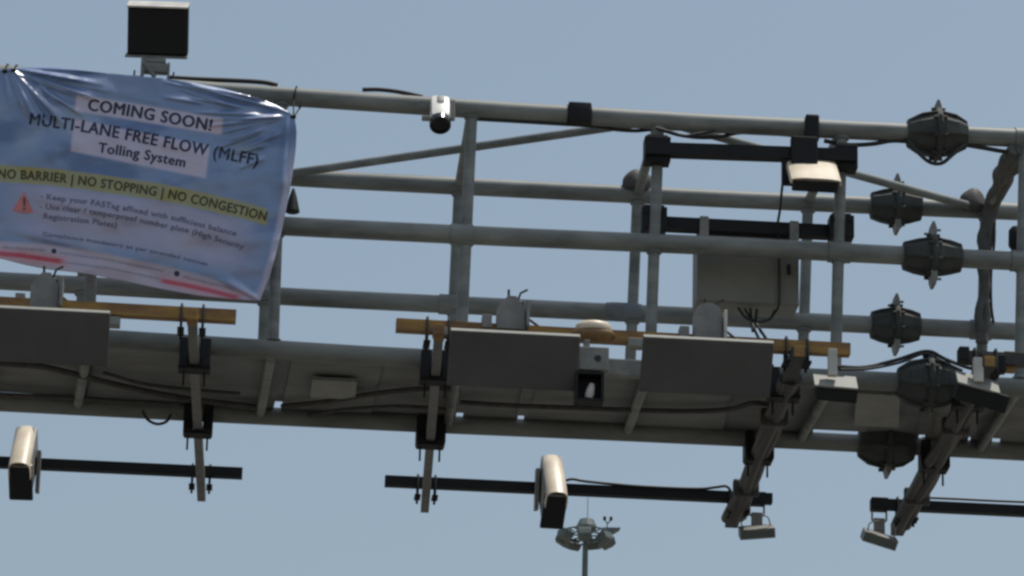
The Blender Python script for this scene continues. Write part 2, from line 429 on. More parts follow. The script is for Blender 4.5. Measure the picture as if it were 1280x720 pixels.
# ------------------------------------------------------------------ flat antenna panels on the front beams
def antenna(cx, cy, wpx, hpx, label, box=None, pitch=36, box_round=False, fins=2):
    Yp = YB - .17
    c = at(cx, cy, Yp)
    root = thing('antenna_panel', c, label, 'antenna', 'flat dark antenna panels along the front beams')
    W = wpx / 239.; H = hpx / 239. / math.cos(R(pitch - 20))
    F = frame(c, pitch=pitch, roll=.0)
    m_ = MB(); m_.box((0, 0, 0), (W, .03, H), F, bev=.006)
    for (x0, z0) in ((-W * .46, -H * .44), (W * .46, -H * .44), (-W * .46, H * .44), (W * .46, H * .44)):
        m_.tube([F @ Vector((x0, -.02, z0)), F @ Vector((x0, -.012, z0))], .006, n=8)
    m_.build('radome', PANEL, root)
    m_ = MB(); m_.box((0, .006, H / 2 + .004), (W * .995, .040, .007), F, bev=.002)
    m_.build('top_edge', PLATE, root)
    m_ = MB(); m_.box((0, .035, 0), (.14, .045, .14), F); m_.tube([F @ Vector((0, .04, 0)), (c.x, YB, ZA + .06)], .02, n=10)
    m_.build('mounting_bracket', HOUSE, root)
    if box:
        bx, by, bw, bh = box
        q = at(bx, by, YB - .02)
        Fb = frame(q)
        w_, h_ = bw / 238., bh / 238. / math.cos(R(18))
        m_ = MB()
        if box_round:
            n = 14; poly = [(-w_ / 2, -h_ / 2), (w_ / 2, -h_ / 2)] + [(w_ / 2 * math.cos(t), h_ / 2 - w_ * .32 + w_ * .42 * math.sin(t)) for t in [math.pi * k / n for k in range(n + 1)]]
            m_.prism(poly, .10, Fb)
        else:
            m_.prism([(-w_ / 2, -h_ / 2), (w_ / 2, -h_ / 2), (w_ / 2, h_ * .18), (w_ * .28, h_ * .36), (w_ * .18, h_ / 2), (-w_ * .12, h_ / 2), (-w_ * .36, h_ * .3), (-w_ / 2, h_ * .12)], .10, Fb)
        b_ = m_.build('adjuster_box', HOUSE, root)
        m_ = MB(); m_.box((w_ / 2 + .014, -.02, -.01), (.016, .13, h_ * .8), Fb, bev=.004)
        m_.build('side_plate', EDGE if box_round else HOUSE, b_)
        m_ = MB(); m_.box((-w_ / 2 - .05, 0, -h_ * .28), (.05, .08, h_ * .4), Fb, bev=.004); m_.build('cable_gland', HOUSE, b_)
        m_ = MB()
        m_.tube([Fb @ Vector((-.01, 0, h_ * .4)), Fb @ Vector((-.012, 0, h_ * .5 + .05))], .007, n=8)
        m_.tube([Fb @ Vector((.03, 0, h_ * .35)), Fb @ Vector((.05, 0, h_ * .5 + .035)), Fb @ Vector((.085, 0, h_ * .5 + .055))], .006, n=8)
        m_.tube([Fb @ Vector((.02, -.03, h_ * .25)), Fb @ Vector((.055, -.02, h_ * .33))], .02, n=8)
        m_.tube([Fb @ Vector((w_ / 2, 0, -.0)), Fb @ Vector((w_ / 2 + .10, 0, -h_ * .4)), Fb @ Vector((w_ / 2 + .26, 0, -h_ * .47))], .007, n=8)
        m_.build('antenna_cable', RUBBER, b_, smooth=60)
    return root
antenna(38, 420, 189, 64, 'dark flat antenna panel at the left edge, below the banner', box=(56, 367, 34, 44))
antenna(642, 451, 158, 66, 'dark flat antenna panel right of the second arm, left of the scanner unit', box=(638, 394, 34, 40))
antenna(883, 459, 160, 66, 'dark flat antenna panel right of the scanner unit, under the grey cabinet', box=(884, 408, 34, 44), box_round=True)

# ------------------------------------------------------------------ scanner unit between the two panels
c = at(741, 452, YB - .1)
root = thing('scanner_unit', c, 'grey scanner unit with cream domed cap hanging between two dark antenna panels', 'scanner')
F = frame(c)
m_ = MB(); Fd = frame(at(742, 409, YB - .02))
m_.lathe([(.0, .030), (.05, .028), (.08, .020), (.094, .004), (.096, -.02), (.094, -.024)], Fd, n=24, cap=False, sy=.7)
cap_ = m_.build('cap', CREAM, root, smooth=60)
m_ = MB(); m_.lathe([(.099, -.02), (.112, -.035), (.112, -.055), (.09, -.07), (.06, -.08)], Fd, n=24, sy=.6); m_.build('cap_base', RUSTY, root, smooth=60)
m_ = MB(); m_.box((0, 0, 0), (.155, .11, .125), F, bev=.006); m_.box((.17, .03, -.02), (.2, .05, .085), F, bev=.004)
m_.box((-.035, -.01, .08), (.03, .06, .05), F, bev=.004)
hz = m_.build('housing', HOUSE, root)
m_ = MB(); m_.tube([F @ Vector((.02, -.045, .0)), F @ Vector((.02, -.060, .0))], .017, n=16); m_.build('lens', GLASS, hz)
F2_ = frame(at(736, 486, YB - .12))
m_ = MB()
m_.box((-.066, 0, 0), (.014, .09, .155), F2_); m_.box((.066, 0, 0), (.014, .09, .155), F2_); m_.box((0, 0, .072), (.12, .09, .014), F2_); m_.box((0, 0, -.072), (.12, .09, .014), F2_); m_.box((0, .04, 0), (.12, .01, .13), F2_)
bx_ = m_.build('hood_box', BLACK, root)
m_ = MB(); m_.lathe([(.0, .04), (.014, .034), (.02, .01), (.024, -.02), (.02, -.045), (.0, -.05)], F2_ @ Matrix.Translation((.008, -.01, -.01)) @ Matrix.Rotation(R(12), 4, 'Y'), n=14, cap=False)
m_.build('mirror', EDGE, bx_, smooth=60)

# small pale bracket plates under the beams, one thing each
for (px, py, w_, h_, lb) in ((551, 416, 20, 11, 'small pale bracket plate under the left end of the middle ochre beam'),
                             (794, 430, 19, 11, 'small pale bracket plate under the ochre beam beside the right antenna panel'),
                             (141, 403, 18, 11, 'small pale bracket plate at the right end of the left antenna panel')):
    m_ = MB(); m_.box((0, 0, 0), (w_ / 238, .07, h_ / 238), frame(at(px, py, YB - .02)), bev=.005)
    tag(m_.build('bracket_plate', PLATE), lb, 'bracket', 'bracket plates under the ochre beams')

# ------------------------------------------------------------------ T shaped sensors at both sides of the right joint
def tsensor(stem, plate, dark, label, roll):
    c = at(*plate[:2], YB - .04)
    root = thing('beam_sensor', c, label, 'sensor', 'T bracket sensors')
    a = at(*stem[0], YB - .06); b = at(*stem[1], YB - .06)
    MB().box((0, 0, 0), (stem[2] / 238, .04, (a - b).length), frame((a + b) / 2), bev=.003).build('stem', EDGE, root)
    F = frame(c, pitch=52, roll=roll)
    MB().box((0, 0, 0), (plate[2] / 238, .11, .012), F, bev=.003).build('shelf_plate', PLATE, root)
    F = frame(at(*dark[:2], YB - .0), pitch=24, roll=roll)
    m_ = MB(); m_.box((0, 0, 0), (dark[2] / 238, .10, dark[3] / 238), F, bev=.008); m_.build('sensor_box', BLACK, root)
tsensor(((1040, 437), (1041, 470), 11), (1044, 477, 54, 13), (1045, 492, 50, 18), 'small black sensor box under pale T bracket at right end of middle ochre beam', 2.5)
tsensor(((1222, 448), (1223, 478), 12), (1222, 478, 56, 14), (1226, 496, 66, 22), 'black sensor box under a tilted pale T bracket near the right edge', 14)

# ------------------------------------------------------------------ hooded cameras on the rear bars
def hooded(c, label, W=.155, L=.36, H=.17, pitch=52, shell=CREAM, name='traffic_camera', cat='camera', arm=None, yaw=0, group='cream hooded cameras'):
    root = thing(name, c, label, cat, group)
    F = frame(c, pitch=pitch, yaw=yaw)
    m_ = MB(); m_.box((0, -.002, 0), (W * (1.0 if H > .2 else .84), L * .9, H * .84), F, bev=.014)
    m_.build('body', HOUSE, root)
    m_ = MB()                                                # arched hood reaching past the glass
    n = 10; prof = []
    for k in range(n + 1):
        t = math.pi * k / n; prof.append((W / 2 * math.copysign(abs(math.cos(t)) ** .75, math.cos(t)), H * .26 + H * .27 * math.sin(t) ** .6))
    prof = [(W / 2, H * .10)] + prof + [(-W / 2, H * .10)]
    inner = [(x * .93, z - .006 if abs(x) < W * .45 else z) for x, z in prof]
    rings = []
    for y in (-L * .60, -L * .2, L * .2, L * .46, L * .5):
        k = (.72 if y > L * .48 else .80 if y > L * .4 else .94 if y > 0 else 1) if H > .2 else 1
        rings.append(([m_.bm.verts.new(F @ Vector((x * k, y, z * k))) for x, z in prof], [m_.bm.verts.new(F @ Vector((x * k, y, z * k))) for x, z in inner]))
    N = len(prof)
    for (A, a2), (B, b2) in zip(rings, rings[1:]):
        for k in range(N - 1):
            m_.bm.faces.new((A[k], A[k + 1], B[k + 1], B[k])); m_.bm.faces.new((a2[k + 1], a2[k], b2[k], b2[k + 1]))
        m_.bm.faces.new((A[0], B[0], b2[0], a2[0])); m_.bm.faces.new((A[-1], a2[-1], b2[-1], B[-1]))
    for (A, a2) in (rings[0], rings[-1]):
        for k in range(N - 1): m_.bm.faces.new((A[k], A[k + 1], a2[k + 1], a2[k]))
    m_.bm.faces.new(rings[-1][1])
    m_.build('hood', shell, root, smooth=40)
    m_ = MB(); m_.box((0, -L * .45 - .006, -H * .10), (W * (1.08 if H > .2 else .9), .02, H * .90), F, bev=.012); fr = m_.build('front_glass', GLASS, root)
    m_ = MB(); m_.box((0, -L * .45 - .01, H * .34), (W * .88, .03, .012), F); m_.build('glass_trim', HOUSE, fr)
    return root, F
Yr = atz(28, 580, ZA + .055).y
for (px, py, lb, bl) in ((30, 575, 'cream hooded camera with black front glass on the left rear bar, near the left edge', (48, 590)),
                         (690, 611, 'cream hooded camera with black front glass at the middle of the central rear bar', (671, 612))):
    c = at(px, py, Yr - .10)
    root, F = hooded(c, lb, W=.126, L=.40, H=.27, pitch=51, yaw=-3 if px < 100 else 3)
    m_ = MB(); s = 1 if px < 100 else -1
    q = at(bl[0], bl[1], Yr - .05)
    m_.box((0, 0, 0), (.022, .10, .24), frame(q, pitch=10), bev=.004); m_.box((-s * .04, .06, .04), (.08, .05, .07), frame(q), bev=.004)
    m_.build('mounting_bracket', HOUSE, root)

# wide flash unit hung from the top chord in front of the upper mounting frame
c = at(1016, 219, -.16)
root, F = hooded(c, 'cream wide hooded flash unit hanging under the upper black bar', W=.275, L=.25, H=.085, pitch=44, name='flash_unit', cat='flash unit', group=None)
m_ = MB()
a = at(1012, 152, -.06); b = at(1006, 192, -.17)
m_.box((0, 0, 0), (.075, .11, .15), frame(at(1014, 163, -.02)), bev=.012)
m_.box((0, 0, 0), (.145, .05, .17), frame(at(1005, 190, -.13)), bev=.01)
m_.box((0, 0, 0), (.06, .04, .14), frame(at(984, 216, -.10)), bev=.004)
m_.build('hanger', BLACK, root)

# ------------------------------------------------------------------ bullet camera on the top chord
c = at(550, 143, -.20)
root = thing('bullet_camera', c, 'white bullet camera with black face clamped on the top pipe, pointing down', 'camera')
F = frame(c, pitch=56)
Mz = F @ Matrix.Rotation(R(90), 4, 'X')                      # local z points to the front (-y)
m_ = MB(); m_.box((0, .02, .002), (.104, .19, .10), F, bev=.026); m_.build('body', WHITE, root, smooth=40)
m_ = MB(); m_.lathe([(.0515, .066), (.0575, .068), (.0575, .105), (.05, .112), (.046, .113), (.044, .10)], Mz, n=28); m_.build('front_glass', GLASS, root, smooth=40)
m_ = MB(); m_.lathe([(.052, -.10), (.056, -.09), (.056, -.035), (.052, -.03)], Mz, n=28); m_.build('collar', PLATE, root, smooth=40)
m_ = MB(); m_.box((0, 0, 0), (.035, .03, .12), frame(at(565, 138, -.065)), bev=.01); m_.box((0, 0, 0), (.12, .03, .08), frame(at(551, 138, -.065)), bev=.012); m_.box((0, 0, 0), (.05, .12, .03), frame(at(551, 136, -.12)), bev=.006)
m_.box((0, 0, 0), (.05, .03, .025), frame(at(533, 148, -.07)), bev=.006)
m_.build('mounting_bracket', PLATE, root)

# black pipe clamp
m_ = MB(); a = T_at('F1', 708.5); b = T_at('F1', 739)
m_.tube([a, b], .0555, n=24); m_.box((0, 0, 0), (.126, .09, .112), frame((a + b) / 2 + Vector((0, -.02, 0))), bev=.012)
tag(m_.build('pipe_clamp', BLACK, smooth=40), 'square black clamp around the top pipe, between bullet camera and upper frame', 'clamp')

# ------------------------------------------------------------------ square floodlight above the banner
c = at(197, 39, -.02)
root = thing('floodlight', c, 'square black faced floodlight standing on the top pipe above the banner', 'floodlight')
F = frame(c, pitch=33, yaw=-3)
m_ = MB(); m_.box((0, .05, 0), (.325, .09, .268), F, bev=.008); m_.build('body', BLACK, root)
m_ = MB(); m_.box((0, -.0, 0), (.305, .012, .245), F, bev=.003); m_.build('face_glass', GLASS, root)
m_ = MB(); m_.box((0, .03, .140), (.328, .17, .010), F, bev=.002); m_.build('hood', EDGE, root)
m_ = MB(); m_.box((-.005, .02, -.139), (.335, .08, .012), F, bev=.002); m_.build('bottom_rim', HOUSE, root)
m_ = MB()
p = at(194, 86, .03); Fb = frame(p)
m_.box((0, 0, .0), (.13, .05, .055), Fb, bev=.006)
m_.box((-.068, 0, -.01), (.018, .05, .13), Fb); m_.box((.072, 0, -.025), (.012, .05, .11), Fb)
m_.box((-.01, .0, .045), (.13, .03, .02), Fb); m_.tube([Fb @ Vector((-.06, -.03, .02)), Fb @ Vector((.0, -.03, -.06))], .012, n=8)
m_.build('bracket', HOUSE, root)
m_ = MB(); m_.box((-.11, 0, -.065), (.09, .06, .014), Fb); m_.tube([Fb @ Vector((-.11, 0, -.06)), Fb @ Vector((-.11, 0, -.015))], .005, n=8)
m_.build('foot_clamp', BLACK, root)
m_ = MB(); m_.box((.105, 0, -.07), (.08, .06, .02), Fb); m_.tube([Fb @ Vector((.10, 0, -.06)), Fb @ Vector((.10, 0, -.015))], .005, n=8)
m_.build('foot_clamp', BLACK, root)

# ------------------------------------------------------------------ mounting frame on the front posts: two black bars
def bar(label, Y, a, b, th, cl, group='black cross bars on the truss posts'):
    A, B = at(*a, Y), at(*b, Y)
    root = thing('mounting_bar', (A + B) / 2, label, 'mounting bar', group)
    MB().tube([A, B], th / 235 / 2, square=True).build('bar', BLACK, root)
    for (x, y, w_, h_) in cl:
        q = MB(); F = frame(at(x, y, Y * .5))
        q.box((0, 0, 0), (w_ / 235, .10, h_ / 235 / .94), F, bev=.006)
        q.box((0, 0, h_ / 235 / 2 + .01), (w_ / 235 * .8, .06, .02), F, bev=.004)
        for sx in (-1, 1): q.tube([F @ Vector((sx * w_ / 235 * .36, -.06, .03)), F @ Vector((sx * w_ / 235 * .36, .06, .03))], .008, n=8)
        q.build('end_clamp', BLACK, root)
bar('upper black bar clamped across two posts right below the top pipe', -.09, (806, 187), (1069, 196), 16, ((821, 189.5, 33, 32), (1057, 199, 28, 31)))
bar('lower black bar behind two posts, holding the grey cabinet', .085, (802, 279), (1064, 292), 16, ((817, 276, 32, 29), (1051, 286, 31, 28)))

# cabinet
c = at(932, 343, .30)
root = thing('control_cabinet', c, 'grey beige metal cabinet hanging from the lower black bar behind the pipe', 'cabinet')
F = frame(c)
m_ = MB(); m_.box((0, 0, 0), (.555, .20, .405), F, bev=.006); m_.build('box', CAB, root)
m_ = MB(); m_.box((-.002, -.102, -.002), (.545, .008, .395), F, bev=.004); dr = m_.build('door', CAB, root)
m_ = MB(); m_.box((.22, -.115, 0), (.018, .014, .06), F, bev=.004); m_.build('handle', BLACK, dr)
for px, py in ((880, 284), (992.5, 290)):
    m_ = MB(); m_.box((0, 0, 0), (.048, .03, .12), frame(at(px, py, .05)), bev=.004); m_.build('strap', HOUSE, root)
def wire(pts, r, name='cable', smooth_=True, sub=6):
    """catmull-rom through the points"""
    P = [Vector(p) for p in pts]; P = [P[0] * 2 - P[1]] + P + [P[-1] * 2 - P[-2]]; o_ = []
    for i in range(1, len(P) - 2):
        for k in range(sub):
            t = k / sub
            o_.append(.5 * ((2 * P[i]) + (P[i + 1] - P[i - 1]) * t + (2 * P[i - 1] - 5 * P[i] + 4 * P[i + 1] - P[i + 2]) * t * t + (3 * P[i] - P[i - 1] - 3 * P[i + 1] + P[i + 2]) * t ** 3))
    o_.append(P[-2]); return o_
def cable(label, pts, r, m=RUBBER, group=None, parent=None, name='cable'):
    """pts: (px, py, Y)"""
    m_ = MB(); m_.tube(wire([at(*p) for p in pts], r), r, n=8)
    o = m_.build(name, m, parent, smooth=60)
    if parent is None: tag(o, label, 'cable', group)
    return o
for pts in (((923, 385, .24), (932, 397, .22), (944, 402, .2), (950, 412, .1), (958, 424, -.1)), ((931, 386, .24), (938, 399, .22), (943, 412, .1), (950, 426, -.1)),
            ((938, 386, .26), (939, 400, .24), (941, 414, .1)), ((946, 387, .24), (945, 402, .2), (952, 416, .05)), ((969, 388, .24), (962, 399, .22), (948, 403, .2))):
    cable(None, pts, .008, parent=root)

# ------------------------------------------------------------------ loose cables
cable('thin black cable running down from the cream flash unit to the cabinet', [(983, 204, -.1), (978, 232, -.06), (975, 262, 0), (972, 285, .05), (974, 330, .17), (974, 378, .17), (966, 395, .2)], .0075)
cable('black cable lying on the top pipe right of the square floodlight', [(212, 97, -.01), (250, 99, -.005), (300, 101, 0), (330, 103, 0), (347, 106.5, 0)], .013)
cable('short black cable lying on the top pipe left of the bullet camera', [(453, 112, .0), (475, 112, .0), (500, 115, .0), (528, 121, -.01)], .012)
cable('black cable hanging in waves under the top pipe right of the first post', [(596, 149, -.0), (650, 152, 0), (700, 155, .0), (745, 158, .02), (770, 162, .03), (795, 163.5, .03), (822, 162, .03), (850, 169, .02), (875, 172, .02), (900, 171, .02), (925, 166, .02), (960, 167, .03), (1000, 170, .0)], .010)
cable('black cable sagging under the top pipe beside the upper bar', [(820, 160, -.05), (838, 165, -.05), (856, 170, -.05), (874, 167, -.05), (893, 163, -.04)], .009)
cable('dark cable drooping under the top pipe left of the rightmost top joint', [(1030, 176, 0), (1060, 181, 0), (1090, 180, 0), (1115, 176, .0), (1138, 177, -.02)], .012)
cable('dark cable slung in a V beneath the joint on the top pipe', [(1135, 176, -.07), (1150, 193, -.10), (1163, 203, -.10), (1177, 204, -.10), (1190, 194, -.10), (1206, 180, -.07)], .011)
cable('dark cable hugging the underside of the top pipe at the right edge', [(1206, 181, 0), (1230, 185, 0), (1262, 190, 0), (1290, 187, 0)], .012)
cable('black cable rising over the joint on the bottom front pipe', [(1046, 458, -.5), (1080, 459, -.3), (1120, 450, -.1), (1158, 439, -.08), (1180, 448, -.1), (1205, 458, -.3), (1222, 462, -.45)], .010)
cable('second black cable rising over the joint on the bottom front pipe', [(1050, 462, -.5), (1085, 461, -.3), (1125, 453, -.1), (1156, 442, -.10), (1178, 452, -.1), (1202, 463, -.3)], .008)
cable('thin dark cable hanging beside the rear post at the right edge', [(1243, 262, 1.05), (1243, 300, 1.0), (1239, 340, 1.02), (1239, 380, 1.02), (1242, 404, 1.05)], .008)
ZC = ZD - .03
def under(label, pts, r):
    m_ = MB(); m_.tube(wire([atz(px, py, ZC - k * .0) for px, py, k in pts], r), r, n=8)
    tag(m_.build('cable', DUSTY, smooth=60), label, 'cable', 'cables slung under the walkway deck')
under('thick dark cable under the deck running from the left edge past the first arm', [(-60, 446, 0), (0, 454, 0), (50, 458, 0), (94, 468, 0), (150, 482, 0), (225, 497, 0), (319, 509, 0)], .017)
under('lower dark cable under the deck at the left edge', [(-60, 488, 0), (0, 493, 0), (80, 497, 0), (160, 502, 0), (225, 505, 0)], .013)
under('upper dark cable under the deck between the first arm and the panel', [(130, 466, 0), (180, 480, 0), (240, 487, 0), (300, 492, 0)], .010)
under('dark cable under the deck rising from the second cross member to the second arm', [(352, 508, 0), (410, 502, 0), (470, 492, 0), (531, 486, 0), (575, 486, 0)], .015)
under('long dark cable under the deck right of the second arm', [(575, 503, 0), (640, 507, 0), (720, 510, 0), (800, 513, 0), (870, 514, 0), (915, 511, 0), (940, 504, 0), (965, 506, 0)], .014)
under('dark cable under the deck left of the second arm, close to the rear pipe', [(385, 520, 0), (430, 512, 0), (500, 508, 0), (560, 512, 0)], .011)
cable('black cable loop hanging below the deck left of the first arm', [(178, 513, .95), (184, 524, .95), (196, 530, .95), (208, 527, .95), (214, 518, .95)], .008)
cable('black cable looping over the central rear bar next to the cream camera', [(706, 601, Yr - .06), (716, 599, Yr - .06), (735, 602, Yr - .04), (800, 608, Yr - .04), (870, 611, Yr - .04), (895, 609, Yr - .05), (908, 608, Yr - .06), (914, 616, Yr - .06), (912, 628, Yr - .06)], .008)
cable('thin pale cable along the top of the right rear bar', [(1155, 622, Yr - .02), (1200, 624, Yr - .02), (1240, 626, Yr - .02), (1290, 628, Yr - .02)], .007)

cable('dark cable lying on the middle ochre beam behind the antenna panel left of scanner', [(560, 404, YB), (585, 405, YB), (610, 407, YB), (640, 410, YB), (680, 412, YB), (715, 413, YB)], .012)
cable('dark cable lying on the middle ochre beam behind the antenna panel under the cabinet', [(902, 424, YB), (925, 425, YB), (955, 427, YB), (985, 430, YB), (1004, 433, YB)], .015)
# cable bundle wrapped round the rear post near the right edge
m_ = MB()
for j in range(3):
    pts = []
    path = [(1276, 190, .02), (1262, 208, .25), (1252, 228, .6), (1240, 256, 1.02), (1231, 290, 1.07), (1229, 330, 1.07), (1227, 380, 1.07), (1225, 432, 1.07)]
    pp = wire([at(*p) for p in path], .02, sub=5)
    for i, p in enumerate(pp):
        k = max(.25, 1 - i / 26)
        pts.append(p + Vector(((j - 1) * .045 * k + noise.noise(Vector((i * .3, j * 5, 2))) * .03, -.045, noise.noise(Vector((i * .4, j * 5, 9))) * .012)))
    m_.tube(pts, [max(.024, .036 - i * .0004) for i in range(len(pts))], n=10)
tag(m_.build('cable_bundle', BUNDLE, smooth=60), 'thick grey cable bundle wrapped down the cross tube and rear post at the right', 'cable bundle')

# ------------------------------------------------------------------ dark lumps on the rear chord
BROWN = mat('dark_brown_cover', (.075, .062, .058), (.05, .043, .04), rough=.7, scale=10, bump=.3)
SLATE = mat('slate_cloth', (.19, .21, .235), (.12, .135, .155), rough=.85, scale=10, bump=.5)
def lump(px, py, wp, hp, Y, m, label, name, cat, group=None):
    c = at(px, py, Y); m_ = MB()
    t = bmesh.new(); bmesh.ops.create_icosphere(t, subdivisions=3, radius=1)
    for v in t.verts:
        q = 1 + .16 * noise.noise(v.co * 1.6 + Vector((px, 0, 0)))
        z = v.co.z if v.co.z > -.35 else -.35 + (v.co.z + .35) * .2
        v.co = Vector((v.co.x * q * wp / 2 / 220, v.co.y * q * .07, z * q * hp * 1.0 / 220))
    m_._merge(t, frame(c)); o = m_.build(name, m, smooth=45); tag(o, label, cat, group)
lump(796, 232, 36, 21, D - .02, BROWN, 'dark brown domed cover on the rear top pipe beside the third post', 'dome_cover', 'cover', 'dark covers on the rear pipes')
lump(1216, 257, 34, 22, D - .02, BROWN, 'dark rounded cover on the rear top pipe near the cable bundle', 'dome_cover', 'cover', 'dark covers on the rear pipes')
c1_, c2_ = T_at('R2', 757), T_at('R2', 801); m_ = MB()
m_.tube([c1_ + (c2_ - c1_) * k / 6 + Vector((0, -.004, .003)) for k in range(7)], [.051, .054, .055, .0545, .0555, .053, .051], n=16)
tag(m_.build('cloth_wrap', SLATE, smooth=60), 'slate coloured cloth wrapped round the lower rear pipe beside the third post', 'cloth')
for (px, py, w_, h_, Y, lb) in ((1271, 299, 20, 34, .6, 'dark cylinder shaped lump at the right edge between the pipes'),):
    c = at(px, py, Y); m_ = MB(); m_.lathe([(.03, .07), (.045, .05), (.048, -.04), (.03, -.065)], frame(c), n=16)
    tag(m_.build('speaker', BLACK, smooth=50), lb, 'speaker')
c = at(366, 252, .1); m_ = MB(); m_.lathe([(.006, .075), (.02, .03), (.036, -.04), (.040, -.058), (.034, -.062)], frame(c), n=16)
tag(m_.build('horn', BLACK, smooth=50), 'small dark cone shaped horn standing on the pipe behind the right banner edge', 'horn')
# clutter where the right frame meets the front chord
m_ = MB(); m_.box((0, 0, 0), (.055, .08, .075), frame(at(1204, 444, YB)), bev=.008); m_.box((0, 0, 0), (.14, .06, .10), frame(at(1240, 455, YB + .04)), bev=.01)
tag(m_.build('junction_box', BLACK), 'small black junction boxes cluster at the left end of the right ochre beam', 'junction box')

# ------------------------------------------------------------------ small floodlights at the bar ends
def lamp(px, py, roll, top, label):
    c = at(px, py, Yr - .05)
    root = thing('small_floodlight', c, label, 'floodlight', 'small grey floodlights at the bar ends')
    F = frame(c, pitch=30, roll=roll)
    m_ = MB(); m_.box((0, 0, 0), (.205, .10, .062), F, bev=.006)
    m_.build('lamp_body', HOUSE, root)
    m_ = MB(); m_.box((0, -.052, 0), (.185, .006, .036), F); m_.build('front_glass', MASTM, root)
    p = at(*top, Yr); q = at(px, py - 6, Yr - .03)
    m_ = MB(); m_.box((0, 0, 0), (.064, .025, (p - q).length * .9), frame((p + q) / 2 - Vector((0, 0, .02))), bev=.003)
    Ft = frame(p)
    m_.tube([Ft @ Vector(v) for v in ((-.042, 0, .03), (-.042, 0, -.03), (-.02, 0, -.05), (.02, 0, -.05), (.042, 0, -.03), (.042, 0, .03))], .006, n=8)
    m_.build('stem', HOUSE, root)
    m_ = MB(); m_.tube(wire([F @ Vector((-.08, 0, .03)), F @ Vector((-.085, -.01, .075)), F @ Vector((-.03, 0, .11))], .004), .004, n=6); m_.build('safety_wire', PLATE, root)
    m_ = MB(); m_.tube(wire([F @ Vector((.08, 0, .03)), F @ Vector((.07, -.01, .08)), F @ Vector((.04, 0, .10))], .004), .004, n=6); m_.build('safety_wire', PLATE, root)
    m_ = MB(); m_.box((0, 0, 0), (.10, .075, .075), frame(at(top[0] - (0), top[1] - 13, Yr)), bev=.008); m_.build('bar_clamp', BLACK, root)
lamp(946, 665, -7, (946, 637), 'small grey floodlight hanging under the right end of the central rear bar')
lamp(1099, 674, 15, (1099, 644), 'tilted small grey floodlight under the left end of the right rear bar')

# ------------------------------------------------------------------ distant high mast light
YM = 100.
S = (YM - CAM.y) / (fw.y) / FPX                              # metres per pixel out there
hub = at(732, 668, YM)
root = thing('high_mast_light', (hub.x, YM, 0), 'distant grey high mast light tower with a ring of floodlights below the central bar', 'light mast')
MB().tube([(hub.x, YM, 0), (hub.x, YM, hub.z + .1)], [.30, .085], n=16).build('mast_pole', MASTM, root, smooth=50)
F = frame(hub)
m_ = MB()
for rr, z in ((.80, .02), (.72, -.12)):
    m_.tube([F @ Vector((rr * math.cos(t), rr * math.sin(t), z)) for t in [2 * math.pi * k / 24 for k in range(25)]], .028, n=6)
for k in range(6):
    t = 2 * math.pi * k / 6; m_.tube([F @ Vector((0, 0, -.05)), F @ Vector((.8 * math.cos(t), .8 * math.sin(t), .0))], .026, n=6)
m_.build('ring_frame', MASTM, root)
m_ = MB(); m_.lathe([(.12, -.02), (.30, .10), (.34, .22), (.22, .46), (.0, .48)], F @ Matrix.Translation((.02, 0, .02)), n=10, cap=False); m_.build('head_cover', MASTM, root, smooth=30)
m_ = MB(); m_.tube([F @ Vector((.05, 0, .5)), F @ Vector((.05, 0, 1.2))], .012, n=6); m_.build('lightning_rod', MASTM, root)
for k, t in enumerate([R(q) for q in (8, 62, 118, 172, 205, 262, 318)]):
    Fk = F @ Matrix.Translation((.74 * math.cos(t), .74 * math.sin(t), (-.24, -.16, -.2, -.2, -.15, -.22, -.26)[k])) @ Matrix.Rotation(t, 4, 'Z') @ Matrix.Rotation(R((-30, -18, -24, -34, -20, -26, -30)[k]), 4, 'Y')
    m_ = MB(); m_.box((0, 0, 0), (.44, .46, .26), Fk, bev=.05, taper=.8); m_.box((-.05, 0, .17), (.05, .34, .10), Fk); m_.tube([Fk @ Vector((-.05, 0, .2)), Fk @ Vector((-.22, 0, .30))], .02, n=6); m_.build('mast_floodlight', MASTM, root)
m_ = MB(); m_.prism([(.42, .02), (.75, .0), (1.08, .22), (.52, .2)], .4, F); m_.build('camera_tray', MASTM, root)
m_ = MB(); m_.tube([F @ Vector((.66, 0, .2)), F @ Vector((.68, 0, .38)), F @ Vector((.60, 0, .50))], .018, n=6); m_.tube([F @ Vector((.68, 0, .38)), F @ Vector((.78, 0, .50))], .018, n=6)
for x in (.59, .79): m_.box((x, 0, .55), (.09, .10, .12), F, bev=.02)
m_.build('small_speakers', BLACK, root)

# ------------------------------------------------------------------ the banner
def interp(tab, x):
    if x <= tab[0][0]: return tab[0][1]
    for (a, ya), (b, yb) in zip(tab, tab[1:]):
        if x <= b:
            k = (x - a) / (b - a); return ya + (yb - ya) * k
    return tab[-1][1]
def smooth_interp(tab, x):
    return (interp(tab, x - 8) + interp(tab, x) * 2 + interp(tab, x + 8)) / 4
TOP = [(-70, 74), (-20, 82), (4, 87), (10, 86), (40, 84), (75, 85), (120, 90), (170, 95), (205, 98), (240, 103), (280, 111), (320, 122), (345, 131), (362, 141), (369, 147)]
BOT = [(-90, 308), (-30, 318), (0, 323), (30, 331), (60, 337), (100, 341), (140, 348), (200, 361), (250, 370), (290, 374), (325, 376), (400, 380)]
RGT = [(140, 366), (150, 369.5), (165, 371), (185, 370), (215, 366), (245, 361), (280, 354), (310, 347), (335, 340), (352, 335), (368, 327), (377, 324)]
